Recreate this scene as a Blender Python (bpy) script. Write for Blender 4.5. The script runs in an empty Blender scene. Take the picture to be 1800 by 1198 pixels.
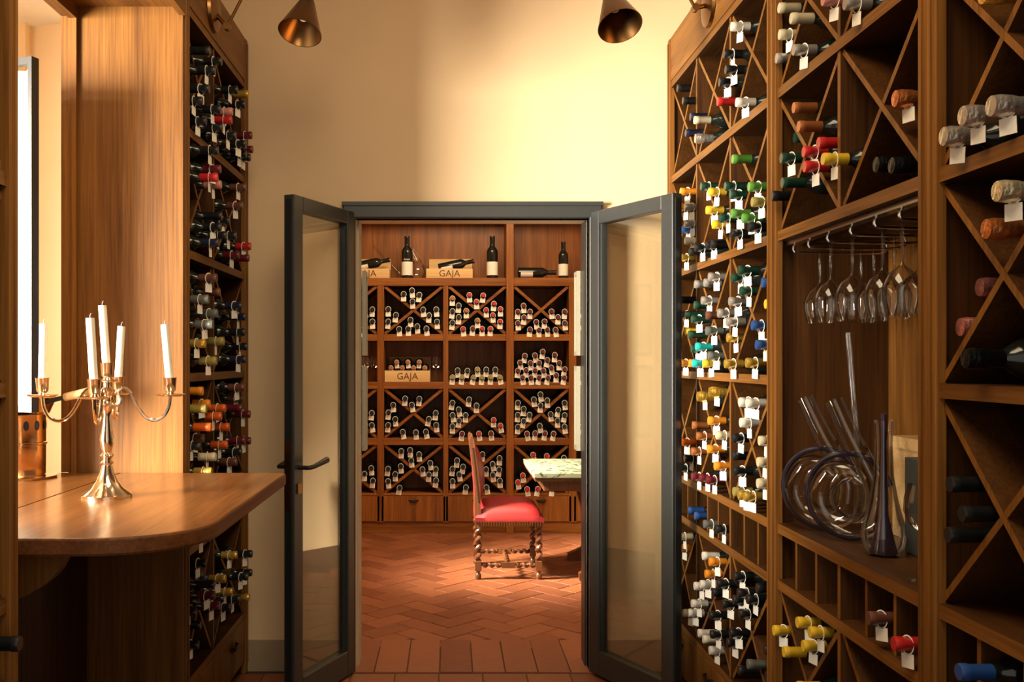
import bpy, math, random
from mathutils import Matrix, Vector
random.seed(7)
PI = math.pi
C = bpy.context.scene.collection
scene = bpy.context.scene
F, VX, VY, H = 1700.0, 790.0, 632.0, 1.41     # focal length in pixels, vanishing point, eye height

# ---------------------------------------------------------------- camera, world, lights, exposure
cd = bpy.data.cameras.new('camera'); cam = bpy.data.objects.new('camera', cd); C.objects.link(cam)
cam.location = (0, 0, H); cam.rotation_euler = (PI/2, 0, 0)
cd.sensor_width = 36; cd.lens = F/1800*36
cd.shift_x = (900-VX)/1800; cd.shift_y = (VY-599)/1800
cd.clip_start = .05
scene.camera = cam
w = bpy.data.worlds.new('world'); scene.world = w; w.use_nodes = True
w.node_tree.nodes['Background'].inputs[0].default_value = (1, .93, .82, 1)
w.node_tree.nodes['Background'].inputs[1].default_value = .9
def area(name, loc, target, sx, sy, power, col, spread=180):
    l = bpy.data.lights.new(name, 'AREA'); l.shape = 'RECTANGLE'; l.size = sx; l.size_y = sy
    l.energy = power; l.color = col; l.spread = math.radians(spread)
    o = bpy.data.objects.new(name, l); C.objects.link(o); o.location = loc
    o.rotation_euler = (Vector(target)-Vector(loc)).to_track_quat('-Z', 'Y').to_euler()
    return o
area('bar_window_daylight', (-3.1, 1.25, 1.75), (0, 3.4, 1.55), 1.1, 1.6, 195, (1, .9, .74), 80)
area('wine_room_ceiling_light', (0, 1.6, 3.2), (0, 2.6, 0), 1.0, 1.6, 48, (1, .78, .5))  # warm fill added from overhead, stands for no lamp in view
area('back_room_window_daylight', (-1.75, 5.7, 2.2), (.75, 6.5, .35), .5, .7, 55, (1, .88, .68), 38)
area('back_room_ceiling_light', (.2, 6.0, 3.1), (.2, 7.4, 1.0), 1.2, .6, 62, (1, .74, .45))  # general fill added for the back room, not a known lamp
vs = scene.view_settings
vs.view_transform = 'Standard'; vs.look = 'None'; vs.exposure = 0.0; vs.gamma = 1; vs.use_curve_mapping = False

# ---------------------------------------------------------------- materials
MATS = {}
def mat(name, col, rough=.5, metal=0, spec=.5, coat=0, bump=0, bscale=60):
    if name in MATS: return MATS[name]
    m = bpy.data.materials.new(name); m.use_nodes = True; nt = m.node_tree
    b = nt.nodes['Principled BSDF']
    b.inputs['Roughness'].default_value = rough; b.inputs['Metallic'].default_value = metal
    b.inputs['Specular IOR Level'].default_value = spec; b.inputs['Coat Weight'].default_value = coat
    tc = nt.nodes.new('ShaderNodeTexCoord'); n = nt.nodes.new('ShaderNodeTexNoise')
    n.inputs['Scale'].default_value = bscale; n.inputs['Detail'].default_value = 4
    nt.links.new(tc.outputs['Object'], n.inputs['Vector'])
    mx = nt.nodes.new('ShaderNodeMix'); mx.data_type = 'RGBA'
    mx.inputs['A'].default_value = (*[c*.86 for c in col], 1); mx.inputs['B'].default_value = (*[min(1, c*1.1) for c in col], 1)
    nt.links.new(n.outputs['Fac'], mx.inputs['Factor']); nt.links.new(mx.outputs['Result'], b.inputs['Base Color'])
    if bump:
        bp = nt.nodes.new('ShaderNodeBump'); bp.inputs['Strength'].default_value = bump; bp.inputs['Distance'].default_value = .004
        nt.links.new(n.outputs['Fac'], bp.inputs['Height']); nt.links.new(bp.outputs['Normal'], b.inputs['Normal'])
    MATS[name] = m; return m
def wood(name, dark, light, axis, rough=.46, coat=.06):
    if name in MATS: return MATS[name]
    m = bpy.data.materials.new(name); m.use_nodes = True; nt = m.node_tree; L = nt.links
    b = nt.nodes['Principled BSDF']; b.inputs['Roughness'].default_value = rough; b.inputs['Specular IOR Level'].default_value = .5 if coat > .2 else .22; b.inputs['Coat Weight'].default_value = coat; b.inputs['Coat Roughness'].default_value = .3
    tc = nt.nodes.new('ShaderNodeTexCoord'); oi = nt.nodes.new('ShaderNodeObjectInfo')
    ad = nt.nodes.new('ShaderNodeVectorMath'); ad.operation = 'ADD'
    ml = nt.nodes.new('ShaderNodeMath'); ml.operation = 'MULTIPLY'; ml.inputs[1].default_value = 17.0
    L.new(oi.outputs['Random'], ml.inputs[0]); L.new(tc.outputs['Object'], ad.inputs[0]); L.new(ml.outputs[0], ad.inputs[1])
    def grain(s, k, det):
        mp = nt.nodes.new('ShaderNodeMapping'); sc = [s]*3; sc['xyz'.index(axis)] = s*k; mp.inputs['Scale'].default_value = sc
        n = nt.nodes.new('ShaderNodeTexNoise'); n.inputs['Scale'].default_value = 1; n.inputs['Detail'].default_value = det; n.inputs['Roughness'].default_value = .6
        L.new(ad.outputs[0], mp.inputs[0]); L.new(mp.outputs[0], n.inputs['Vector']); return n
    n1 = grain(14, .06, 3); n2 = grain(130, .025, 2)
    mm = nt.nodes.new('ShaderNodeMath'); mm.operation = 'MULTIPLY_ADD'; mm.inputs[1].default_value = .45
    L.new(n2.outputs['Fac'], mm.inputs[0]); 
    m2 = nt.nodes.new('ShaderNodeMath'); m2.operation = 'MULTIPLY'; m2.inputs[1].default_value = .55
    L.new(n1.outputs['Fac'], m2.inputs[0]); L.new(m2.outputs[0], mm.inputs[2])
    cr = nt.nodes.new('ShaderNodeValToRGB'); e = cr.color_ramp.elements
    e[0].position = .34; e[0].color = (*dark, 1); e[1].position = .66; e[1].color = (*light, 1)
    L.new(mm.outputs[0], cr.inputs[0]); L.new(cr.outputs[0], b.inputs['Base Color'])
    bp = nt.nodes.new('ShaderNodeBump'); bp.inputs['Strength'].default_value = .12; bp.inputs['Distance'].default_value = .002
    L.new(n2.outputs['Fac'], bp.inputs['Height']); L.new(bp.outputs['Normal'], b.inputs['Normal'])
    MATS[name] = m; return m
OD, OL = (.1, .036, .006), (.27, .112, .021)
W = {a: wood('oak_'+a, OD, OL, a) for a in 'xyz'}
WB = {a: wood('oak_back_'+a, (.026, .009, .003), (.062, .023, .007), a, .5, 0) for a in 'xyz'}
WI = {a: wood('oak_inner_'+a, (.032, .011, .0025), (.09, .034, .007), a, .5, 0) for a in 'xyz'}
WR = {a: wood('red_oak_'+a, (.12, .034, .005), (.33, .115, .02), a, .42, .1) for a in 'xyz'}
WC = wood('counter_oak', (.13, .045, .01), (.29, .112, .028), 'y', .2, .4)
WCH = wood('walnut_turned', (.06, .02, .007), (.16, .055, .018), 'z', .28, .4)
PINE = wood('pine_box', (.55, .33, .13), (.78, .54, .27), 'x', .55, 0)
def glass(name, tint=(1, 1, 1), refl=1.0):
    m = bpy.data.materials.new(name); m.use_nodes = True; nt = m.node_tree; nt.nodes.clear(); L = nt.links
    o = nt.nodes.new('ShaderNodeOutputMaterial'); t = nt.nodes.new('ShaderNodeBsdfTransparent'); g = nt.nodes.new('ShaderNodeBsdfGlossy')
    t.inputs[0].default_value = (*tint, 1); g.inputs['Roughness'].default_value = .02
    lw = nt.nodes.new('ShaderNodeLayerWeight'); lw.inputs[0].default_value = .28
    k = nt.nodes.new('ShaderNodeMath'); k.operation = 'MULTIPLY_ADD'; k.inputs[1].default_value = .8*refl; k.inputs[2].default_value = .05
    mx = nt.nodes.new('ShaderNodeMixShader')
    L.new(lw.outputs['Fresnel'], k.inputs[0]); L.new(k.outputs[0], mx.inputs[0]); L.new(t.outputs[0], mx.inputs[1]); L.new(g.outputs[0], mx.inputs[2]); L.new(mx.outputs[0], o.inputs[0])
    return m
GL = glass('clear_glass', (.985, .985, .975)); GP = glass('pane_glass', (.93, .93, .9), .35)
PLASTER = mat('warm_plaster', (.78, .57, .34), .85, bump=.1, bscale=2.2)
PLINTH = mat('plinth_paint', (.36, .27, .17), .7, bscale=9)
WHITEP = mat('white_plaster', (.85, .8, .72), .9, bscale=5)
STEEL = mat('grey_painted_steel', (.03, .032, .031), .38)
BRASS = mat('aged_brass', (.26, .13, .045), .3, 1, bscale=25)
SILVER = mat('silver_plate', (.86, .74, .58), .13, 1, bscale=30)
COPPER = mat('polished_copper', (.85, .55, .3), .16, 1)
CHROME = mat('chrome_wire', (.7, .68, .65), .2, 1)
BLACK = mat('black_metal', (.012, .012, .012), .4)
WAX = mat('candle_wax', (.9, .84, .66), .5)
PAPER = mat('tag_paper', (.9, .87, .78), .7, bscale=200)
GLASSDK = mat('bottle_glass', (.008, .01, .008), .12)
RED = mat('red_leather', (.2, .008, .009), .45, bump=.2, bscale=40)
NAIL = mat('brass_nails', (.28, .15, .05), .4, 1)
MARBLE = mat('green_marble', (.3, .34, .24), .45, bump=0, bscale=14)
def marble():
    m = MARBLE; nt = m.node_tree; n = nt.nodes['Noise Texture']; n.inputs['Scale'].default_value = 7; n.inputs['Distortion'].default_value = 2.5
    cr = nt.nodes.new('ShaderNodeValToRGB'); e = cr.color_ramp.elements; e[0].position = .40; e[0].color = (.05, .06, .03, 1); e[1].position = .47; e[1].color = (.27, .3, .2, 1)
    nt.links.new(n.outputs['Fac'], cr.inputs[0]); nt.links.new(cr.outputs[0], nt.nodes['Principled BSDF'].inputs['Base Color'])
marble()
GROUT = mat('mortar', (.1, .045, .025), .9)
INK = mat('brown_ink', (.1, .04, .015), .8)
LABEL = mat('paper_label', (.82, .79, .7), .6)
TILE = None
def tile_mat():
    m = bpy.data.materials.new('terracotta'); m.use_nodes = True; nt = m.node_tree; L = nt.links; b = nt.nodes['Principled BSDF']
    b.inputs['Roughness'].default_value = .48
    oi = nt.nodes.new('ShaderNodeObjectInfo'); cr = nt.nodes.new('ShaderNodeValToRGB'); e = cr.color_ramp.elements
    e[0].color = (.13, .036, .015, 1); e[1].color = (.34, .115, .045, 1)
    tc = nt.nodes.new('ShaderNodeTexCoord'); n = nt.nodes.new('ShaderNodeTexNoise'); n.inputs['Scale'].default_value = 18; n.inputs['Detail'].default_value = 5
    L.new(tc.outputs['Object'], n.inputs['Vector'])
    a = nt.nodes.new('ShaderNodeMath'); a.operation = 'MULTIPLY_ADD'; a.inputs[1].default_value = .55
    s = nt.nodes.new('ShaderNodeMath'); s.operation = 'MULTIPLY'; s.inputs[1].default_value = .5
    L.new(n.outputs['Fac'], s.inputs[0]); L.new(oi.outputs['Random'], a.inputs[0]); L.new(s.outputs[0], a.inputs[2]); L.new(a.outputs[0], cr.inputs[0]); L.new(cr.outputs[0], b.inputs['Base Color'])
    bp = nt.nodes.new('ShaderNodeBump'); bp.inputs['Strength'].default_value = .25; bp.inputs['Distance'].default_value = .004
    L.new(n.outputs['Fac'], bp.inputs['Height']); L.new(bp.outputs['Normal'], b.inputs['Normal'])
    return m
TILE = tile_mat()

# ---------------------------------------------------------------- helpers
def link(name, me, parent=None, loc=None):
    o = bpy.data.objects.new(name, me); C.objects.link(o)
    if loc is not None: o.location = loc
    if parent: o.parent = parent
    return o
def mesh(name, v, f, m, smooth=False):
    me = bpy.data.meshes.new(name); me.from_pydata([tuple(p) for p in v], [], f); me.update()
    for k in (m if isinstance(m, (list, tuple)) else [m]): me.materials.append(k)
    if smooth:
        me.polygons.foreach_set('use_smooth', [True]*len(me.polygons)); me.set_sharp_from_angle(angle=.75)
    return me
def wpos(p):
    v = Vector((0, 0, 0))
    while p: v += p.location; p = p.parent
    return v
def obj(name, v, f, m, parent=None, smooth=False):
    """vertices given in world coordinates; origin at the bounding-box base centre"""
    vs_ = [Vector(p) for p in v]
    lo = Vector([min(p[i] for p in vs_) for i in range(3)]); hi = Vector([max(p[i] for p in vs_) for i in range(3)])
    o0 = Vector(((lo.x+hi.x)/2, (lo.y+hi.y)/2, lo.z))
    o = link(name, mesh(name, [p-o0 for p in vs_], f, m, smooth), parent, o0-wpos(parent))
    if len(f) > 6 or len(f[0]) > 4: bm_fix(o)
    return o
BF = [(0, 3, 2, 1), (4, 5, 6, 7), (0, 1, 5, 4), (1, 2, 6, 5), (2, 3, 7, 6), (3, 0, 4, 7)]
def bv(x0, x1, y0, y1, z0, z1): return [(x0, y0, z0), (x1, y0, z0), (x1, y1, z0), (x0, y1, z0), (x0, y0, z1), (x1, y0, z1), (x1, y1, z1), (x0, y1, z1)]
def box(name, x0, x1, y0, y1, z0, z1, m, parent=None, bevel=0):
    if x0 > x1: x0, x1 = x1, x0
    o = obj(name, bv(x0, x1, y0, y1, z0, z1), BF, m, parent)
    if bevel:
        b = o.modifiers.new('b', 'BEVEL'); b.width = bevel; b.segments = 2
    return o
def two_tone(o, s):
    'lighter oak on the front edge of a board, darker oak on its other faces'
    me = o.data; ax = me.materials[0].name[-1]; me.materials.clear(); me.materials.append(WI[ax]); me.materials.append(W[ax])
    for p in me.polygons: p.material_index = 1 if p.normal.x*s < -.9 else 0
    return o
def two_tone_y(o):  # lighter red oak on the front face, darker oak elsewhere
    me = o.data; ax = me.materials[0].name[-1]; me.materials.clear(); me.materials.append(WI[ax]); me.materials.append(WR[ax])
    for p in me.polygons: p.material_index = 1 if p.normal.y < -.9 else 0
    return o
import bmesh
def bm_fix(o):
    bm = bmesh.new(); bm.from_mesh(o.data); bmesh.ops.recalc_face_normals(bm, faces=bm.faces); bm.to_mesh(o.data); bm.free(); o.data.update()
class MB:
    def __init__(s): s.v = []; s.f = []
    def add(s, v, f):
        n = len(s.v); s.v += [tuple(p) for p in v]; s.f += [tuple(i+n for i in q) for q in f]; return s
    def box(s, *a): return s.add(bv(*a), BF)
    def build(s, name, m, parent=None, smooth=False): return obj(name, s.v, s.f, m, parent, smooth)
def lathe_data(prof, n=20, c=(0, 0, 0)):
    v, f = [], []
    for r, z in prof:
        for k in range(n): v.append((c[0]+max(r, 1e-4)*math.cos(2*PI*k/n), c[1]+max(r, 1e-4)*math.sin(2*PI*k/n), c[2]+z))
    for i in range(len(prof)-1):
        for k in range(n): f.append((i*n+k, i*n+(k+1) % n, (i+1)*n+(k+1) % n, (i+1)*n+k))
    return v, f
def lathe(name, prof, c, m, parent=None, n=20): v, f = lathe_data(prof, n, c); return obj(name, v, f, m, parent, True)
def tube_data(pts, r, n=10, cap=True):
    P = [Vector(p) for p in pts]; v, f = [], []; R = r if isinstance(r, (list, tuple)) else [r]*len(P)
    up = None
    for i, p in enumerate(P):
        t = (P[min(i+1, len(P)-1)]-P[max(i-1, 0)]).normalized()
        if up is None: up = t.orthogonal().normalized()
        up = (up-t*up.dot(t)).normalized(); b = t.cross(up)
        for k in range(n): v.append(p+R[i]*(up*math.cos(2*PI*k/n)+b*math.sin(2*PI*k/n)))
    for i in range(len(P)-1):
        for k in range(n): f.append((i*n+k, i*n+(k+1) % n, (i+1)*n+(k+1) % n, (i+1)*n+k))
    if cap: f.append(tuple(range(n-1, -1, -1))); f.append(tuple((len(P)-1)*n+k for k in range(n)))
    return v, f
def tube(name, pts, r, m, parent=None, n=10, cap=True): v, f = tube_data(pts, r, n, cap); return obj(name, v, f, m, parent, True)
def smooth_path(P, k=6):
    P = [Vector(p) for p in P]; out = []
    for i in range(len(P)-1):
        a, b, c, d = P[max(i-1, 0)], P[i], P[i+1], P[min(i+2, len(P)-1)]
        for j in range(k):
            t = j/k; out.append(.5*((2*b)+(c-a)*t+(2*a-5*b+4*c-d)*t*t+(3*b-a-3*c+d)*t**3))
    return out+[P[-1]]
def prism(poly, axis, a0, a1):
    """extrude a 2-D polygon along an axis; poly coords are the other two axes in xyz order"""
    def mk(p, a): q = list(p); q.insert('xyz'.index(axis), a); return tuple(q)
    n = len(poly); v = [mk(p, a0) for p in poly]+[mk(p, a1) for p in poly]
    return v, [tuple(range(n)), tuple(range(2*n-1, n-1, -1))]+[(i, i+n, (i+1) % n+n, (i+1) % n) for i in range(n)]
def thing(name, label, cat, loc=(0, 0, 0), group=None):
    o = link(name, None, None, loc); return tag(o, label, cat, group)
def tag(o, label, cat, group=None):
    o['label'] = label; o['category'] = cat
    if group: o['group'] = group
    return o
def st(o): o['kind'] = 'structure'; return o
def px(x, y, D): return Vector(((x-VX)/F*D, D, H-(y-VY)/F*D))   # pixel + known distance -> point
def text(name, s, size, loc, rot, m, parent, ext=.0006):
    cu = bpy.data.curves.new(name, 'FONT'); cu.body = s; cu.size = size; cu.align_x = 'CENTER'; cu.extrude = ext; cu.resolution_u = 2
    t = bpy.data.objects.new(name, cu); me = bpy.data.meshes.new_from_object(t); bpy.data.objects.remove(t); me.materials.append(m)
    o = link(name, me, parent, Vector(loc)-wpos(parent)); o.rotation_euler = rot; return o

# ---------------------------------------------------------------- the setting
YF, YB = 4.39, 4.56            # front and back faces of the wall with the door
DX0, DX1, DZ = -.425, .632, 2.05
wf = st(link('wall_front', None, None, (0, YF, 0)))
m_ = MB(); m_.box(-1.5, DX0, YF, YB, 0, 3.5).box(DX1, 1.5, YF, YB, 0, 3.5).box(DX0, DX1, YF, YB, DZ, 3.5)
m_.build('plaster', PLASTER, wf)
for i, (a, b) in enumerate(((-.93, -.478), (.687, 1.0))):
    st(box('baseboard_front', a, b, YF-.012, YF, 0, .14, PLINTH))
st(box('wall_right', 1.36, 1.5, -1.2, YF, 0, 3.5, PLASTER))
wl = st(link('wall_left', None, None, (-1.38, 2.6, 0)))
m_ = MB(); m_.box(-1.335, -1.285, 3.39, YB, 0, 3.5).box(-1.335, -1.285, -1.2, 2.03, 0, 3.5).box(-1.335, -1.285, 2.03, 3.39, 2.66, 3.5).box(-1.335, -1.285, 2.03, 3.39, 0, .98)
m_.build('plaster', PLASTER, wl)
st(box('ceiling', -1.47, 1.5, -1.2, YF, 3.4, 3.5, WHITEP))
st(box('floor', -3.4, 1.5, -1.2, 4.86, -.06, -.004, GROUT))
# bar room to the left
v, f = prism([(-1.47, 4.46), (-3.2, 4.98), (-3.2, 5.1), (-1.47, 4.6)], 'z', 0, 3.1); st(obj('wall_bar_far', v, f, PLASTER))
wb = st(link('wall_bar_outer', None, None, (-3.25, 1.5, 0)))
m_ = MB(); m_.box(-3.32, -3.2, -1.2, .6, 0, 3.1).box(-3.32, -3.2, 1.9, 5.1, 0, 3.1).box(-3.32, -3.2, .6, 1.9, 0, .9).box(-3.32, -3.2, .6, 1.9, 2.6, 3.1)
m_.build('plaster', PLASTER, wb)
st(box('ceiling_bar', -3.32, -1.47, -1.2, 5.1, 3.0, 3.12, WHITEP))
# back room
st(box('floor_back', -2.1, 2.1, 4.86, 8.3, -.06, -.004, GROUT))
st(box('wall_back', -2.1, 2.1, 8.24, 8.34, 0, 3.4, PLASTER))
st(box('wall_back_left', -2.1, -2.0, YB, 8.24, 0, 3.4, PLASTER)); st(box('wall_back_right', 1.95, 2.05, YB, 8.24, 0, 3.4, PLASTER))
st(box('ceiling_back', -2.1, 2.1, YB, 8.34, 3.3, 3.4, WHITEP))
# terracotta tiles
def tilemesh(lx, ly, h=.016, b=.0015):
    x, y = lx/2, ly/2
    v = [(-x, -y, -h), (x, -y, -h), (x, y, -h), (-x, y, -h), (-x, -y, -b), (x, -y, -b), (x, y, -b), (-x, y, -b), (-x+b, -y+b, 0), (x-b, -y+b, 0), (x-b, y-b, 0), (-x+b, y-b, 0)]
    q = [(0, 1, 5, 4), (1, 2, 6, 5), (2, 3, 7, 6), (3, 0, 4, 7), (4, 5, 9, 8), (5, 6, 10, 9), (6, 7, 11, 10), (7, 4, 8, 11), (8, 9, 10, 11)]
    return mesh('floor_tile', v, q, TILE)
fl = bpy.data.objects['floor']; fb = bpy.data.objects['floor_back']
TW = .135; th = tilemesh(2*TW-.006, TW-.006)
def tile(me, x, y, rz, par, dz=0):
    o = link('floor_tile', me, par, Vector((x, y, dz+random.uniform(-.0012, .0008)))-wpos(par)); o.rotation_euler = (0, 0, rz)
c45 = math.cos(PI/4)
for i in range(-30, 60):
    for j in range(-30, 60):
        k = (i-j) % 4
        if k == 0: cx, cy, r = i+1, j+.5, 0
        elif k == 2: cx, cy, r = i+.5, j, PI/2
        else: continue
        X, Y = (cx-cy)*c45*TW, (cx+cy)*c45*TW+4.9
        if -.78 < X < 1.2 and 4.84 < Y < 7.95: tile(th, X, Y, r+PI/4, fb)
tt = tilemesh(.142, .5)
for i in range(-4, 6): tile(tt, .1+i*.148-.07, 4.61, 0, fl, .004)
for i in range(-5, 6):
    for j in range(3): tile(tilemesh(.19, .19) if (i, j) == (-5, 0) else bpy.data.meshes['floor_tile.002'], i*.196+.05, 4.25-j*.196, 0, fl)

# ---------------------------------------------------------------- door
PICT = mat('cream_frame', (.42, .39, .29), .5); PIN = mat('picture_paper', (.6, .5, .32), .6)
fr = st(link('door_1', None, None, (.1, YF, 0)))
for a, b in ((-.48, DX0), (DX1, .688)): box('frame_post', a, b, YF-.03, YF+.06, 0, 2.06, STEEL, fr, .005)
box('frame_head', -.48, .688, YF-.03, YF+.06, 2.05, 2.11, STEEL, fr, .005)
box('frame_cap', -.485, .693, YF-.038, YF, 2.105, 2.122, STEEL, fr)
for a, b in ((DX0-.002, DX0+.01), (DX1-.01, DX1+.002)): box('reveal_lining', a, b, YF+.06, YB+.005, 0, 2.05, PICT if a < 0 else STEEL, fr)
def leaf(num, hinge, tip, ztop, lab):
    h, t = Vector(hinge), Vector(tip); L = (t-h).length; ang = math.atan2(t.y-h.y, t.x-h.x)
    r = st(link('door_%d' % num, None, None, (h.x, h.y, .012))); r.rotation_euler = (0, 0, ang); r['label'] = lab
    def bx(name, *a, m=STEEL, bevel=.004):
        o = link(name, mesh(name, bv(*a), BF, m), r)
        if bevel: q = o.modifiers.new('b', 'BEVEL'); q.width = bevel; q.segments = 2
        return o
    T = .024
    bx('stile', 0, .06, -T, T, 0, ztop); bx('stile', L-.07, L, -T, T, 0, ztop)
    bx('top_rail', .06, L-.07, -T, T, ztop-.06, ztop); bx('bottom_rail', .06, L-.07, -T, T, 0, .11)
    for x0, x1 in ((.06, .072), (L-.082, L-.07)): bx('glazing_bead', x0, x1, -.014, .014, .11, ztop-.06, bevel=0)
    bx('pane', .06, L-.07, -.003, .003, .11, ztop-.06, m=GP, bevel=0)
    bx('edge_strip', L, L+.006, -.012, .012, .02, ztop-.02, m=BLACK, bevel=0)
    return r, L
lf, LL = leaf(2, (-.448, 4.345), (-.642, 3.87), 2.06, 'grey steel glazed door leaf standing open on the left')
rl, LR = leaf(3, (.655, 4.345), (.905, 3.84), 2.06, 'grey steel glazed door leaf standing open on the right')
def child(name, v, f, m, par, sm=False): return link(name, mesh(name, v, f, m, sm), par)
child('lock_plate', bv(LL+.004, LL+.012, -.012, .012, .80, 1.07), BF, BRASS, lf)
hz = .965
hv, hf = tube_data([(LL-.035, .02, hz), (LL-.035, .07, hz), (LL-.06, .078, hz+.002), (LL-.17, .078, hz+.02)], [.009, .009, .009, .013]); child('lever_handle', hv, hf, BLACK, lf, True)
hv, hf = tube_data([(LL-.035, -.02, hz), (LL-.035, -.07, hz), (LL-.06, -.078, hz+.002), (LL-.17, -.078, hz+.02)], [.009, .009, .009, .013]); child('lever_handle', hv, hf, BLACK, lf, True)
child('keyhole', bv(LL-.05, LL-.02, .024, .03, .86, .9), BF, BRASS, lf)
for sx, side in ((DX0+.012, 1), (DX1-.012, -1)):
    for z0, up in ((1.43, 'upper'), (.98, 'lower')):
        t = thing('picture_frame', 'narrow cream frame hung %s on the %s door reveal' % ('higher' if up == 'upper' else 'lower', 'left' if side > 0 else 'right'), 'picture', (sx, 4.62, z0), 'frames on the door reveals')
        x1 = sx+side*.018
        for a in ((4.575, 4.59), (4.66, 4.675)): box('frame_side', sx, x1, *a, z0, z0+.4, PICT, t)
        for a in ((z0, z0+.02), (z0+.38, z0+.4)): box('frame_rail', sx, x1, 4.59, 4.66, *a, PICT, t)
        box('picture', sx, sx+side*.01, 4.59, 4.66, z0+.02, z0+.38, PIN, t)

# ---------------------------------------------------------------- wine racks of the front room
LV = [.28, .745, .915, 1.362, 1.80, 2.232, 2.66]
def diag(par, s, xf, xb, y0, y1, z0, z1, t=.015):
    for (ya, yb, e_) in ((y0, y1, 0), (y1, y0, .0012)):
        d = Vector((yb-ya, z1-z0)); n = Vector((-d.y, d.x)).normalized()*t/2
        A, B = Vector((ya, z0)), Vector((yb, z1)); k = d.normalized()*.006
        v, f = prism([A+n+k, B+n-k, B-n-k, A-n+k], 'x', xf+s*e_, xb); o = obj('diagonal_board', v, f, W['z'], par); bm_fix(o); two_tone(o, s)
def cup_handle(par, s, x, y, z):
    v, f = [], []
    n = 10
    for i in range(n+1):
        a = PI*i/n
        for q, rr in enumerate((.045, .03)):
            v.append((x-s*(.003 if q == 0 else .022), y+rr*math.cos(a), z-rr*.75*math.sin(a)))
    for i in range(n): f.append((2*i, 2*i+1, 2*i+3, 2*i+2))
    f.append(tuple(2*i+1 for i in range(n+1)))
    obj('cup_handle', v, f, BLACK, par)
def rack(name, label, s, xf, ys, niche=False, depth=.35, top=2.85, doors=True):
    xb = xf+s*depth; y0, y1 = ys[0], ys[-1]
    t = thing(name, label, 'wine rack', (xf+s*depth/2, (y0+y1)/2, 0), 'built-in oak wine racks')
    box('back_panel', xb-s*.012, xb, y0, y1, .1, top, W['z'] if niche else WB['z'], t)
    for a, b in ((y0, y0+.02), (y1-.02, y1)): two_tone(box('side_panel', xf+s*.004, xb, a, b, 0, top, W['z'], t), s)
    for a, b in ((y0-.004, y0+.034), (y1-.034, y1+.004)):
        q = box('pilaster', xf-s*.012, xf+s*.012, a, b, 0, top, W['z'], t, .003)
        box('fluting', xf-s*.017, xf-s*.012, a+.013, b-.013, .05, top-.02, W['z'], q)
    for z in LV:
        if niche and z == 1.362: continue
        two_tone(box('shelf', xf-s*.004, xb-s*.012, y0+.02, y1-.02, z-.03, z, W['y'], t), s)
    box('frieze', xf-s*.008, xf+s*.014, y0+.034, y1-.034, 2.66, top, W['y'], t); box('top_board', xf, xb, y0, y1, top-.02, top, W['y'], t)
    rows = [(0, 1, 1), (1, 2, 0), (2, 3, 1), (3, 4, 1), (4, 5, 1), (5, 6, 1)]
    for a, b, x in rows:
        if niche and a in (2, 3): continue
        z0, z1 = LV[a], LV[b]-.03
        for y in ys[1:-1]: two_tone(box('divider', xf+s*.001, xb-s*.012, y-.009, y+.009, z0, z1, W['z'], t), s)
        for ya, yb in zip(ys[:-1], ys[1:]):
            ya2, yb2 = (ya+.02 if ya == y0 else ya+.009), (yb-.02 if yb == y1 else yb-.009)
            if x: diag(t, s, xf+s*.006, xb-s*.014, ya2, yb2, z0, z1)
            else:
                for k in (1, 2):
                    y = ya2+(yb2-ya2)*k/3; two_tone(box('cubby_divider', xf+s*.003, xb-s*.012, y-.007, y+.007, z0, z1, W['z'], t), s)
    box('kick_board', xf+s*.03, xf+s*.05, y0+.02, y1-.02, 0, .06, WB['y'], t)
    for ya, yb in zip(ys[:-1], ys[1:]):
        d = box('drawer_front', xf-s*.006, xf+s*.014, ya+.022 if ya == y0 else ya+.002, yb-.022 if yb == y1 else yb-.002, .06, .247, W['z'], t, .002)
        cup_handle(d, s, xf-s*.006, (ya+yb)/2, .205)
    return t
RX, LX = 1.0, -.925
rack('wine_rack', 'tall oak wine rack with crossed bins next to the right door leaf', 1, RX, [2.975, 3.448, 3.917, 4.375])
rack('wine_rack', 'oak rack with hanging glasses and decanters in its open niche', 1, RX, [2.008, 2.485, 2.967], niche=True)
rack('wine_rack', 'oak wine rack cut off by the right edge of the photo', 1, RX, [1.05, 1.525, 2.0])
lrack = rack('wine_rack', 'dark oak wine rack behind the counter on the left', -1, LX, [3.362, 3.80, 4.375])
rack('wine_rack', 'oak rack of which only the end post shows at left edge', -1, LX, [1.1, 1.57, 2.045])
# cladding of the bar opening
box('end_panel', -1.283, LX+.004, 3.342, 3.362, 0, 2.66, W['z'], lrack)['label'] = 'wide vertical oak end panel behind the candelabra'
br = thing('oak_bridge', 'oak soffit bridging the bar opening at the top left', 'soffit', (-1.1, 2.7, 2.63))
box('soffit_board', -1.285, LX+.004, 2.05, 3.342, 2.63, 2.66, W['y'], br); box('frieze', LX-.01, LX+.014, 2.05, 3.342, 2.60, 2.85, W['y'], br)
jb = st(link('trim_1', None, None, (-1.38, 3.37, 1)))
box('jamb_lining', -1.345, -1.285, 3.35, 3.39, 1.02, 2.63, W['z'], jb); box('jamb_bead', -1.30, -1.283, 3.325, 3.35, 1.02, 2.63, W['z'], jb)
box('head_lining', -1.345, -1.285, 2.05, 3.35, 2.60, 2.64, W['y'], jb); box('head_bead', -1.31, -1.283, 2.05, 3.325, 2.585, 2.60, W['y'], jb)
bp = thing('bar_cabinet', 'dark bar cabinet of vertical boards below the counter', 'bar cabinet', (-1.26, 2.7, 0))
for i in range(5): box('board', -1.284, -1.25, 2.05+i*.2584, 2.05+(i+1)*.2584-.004, 0, .98, WB['z'], bp)

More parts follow.
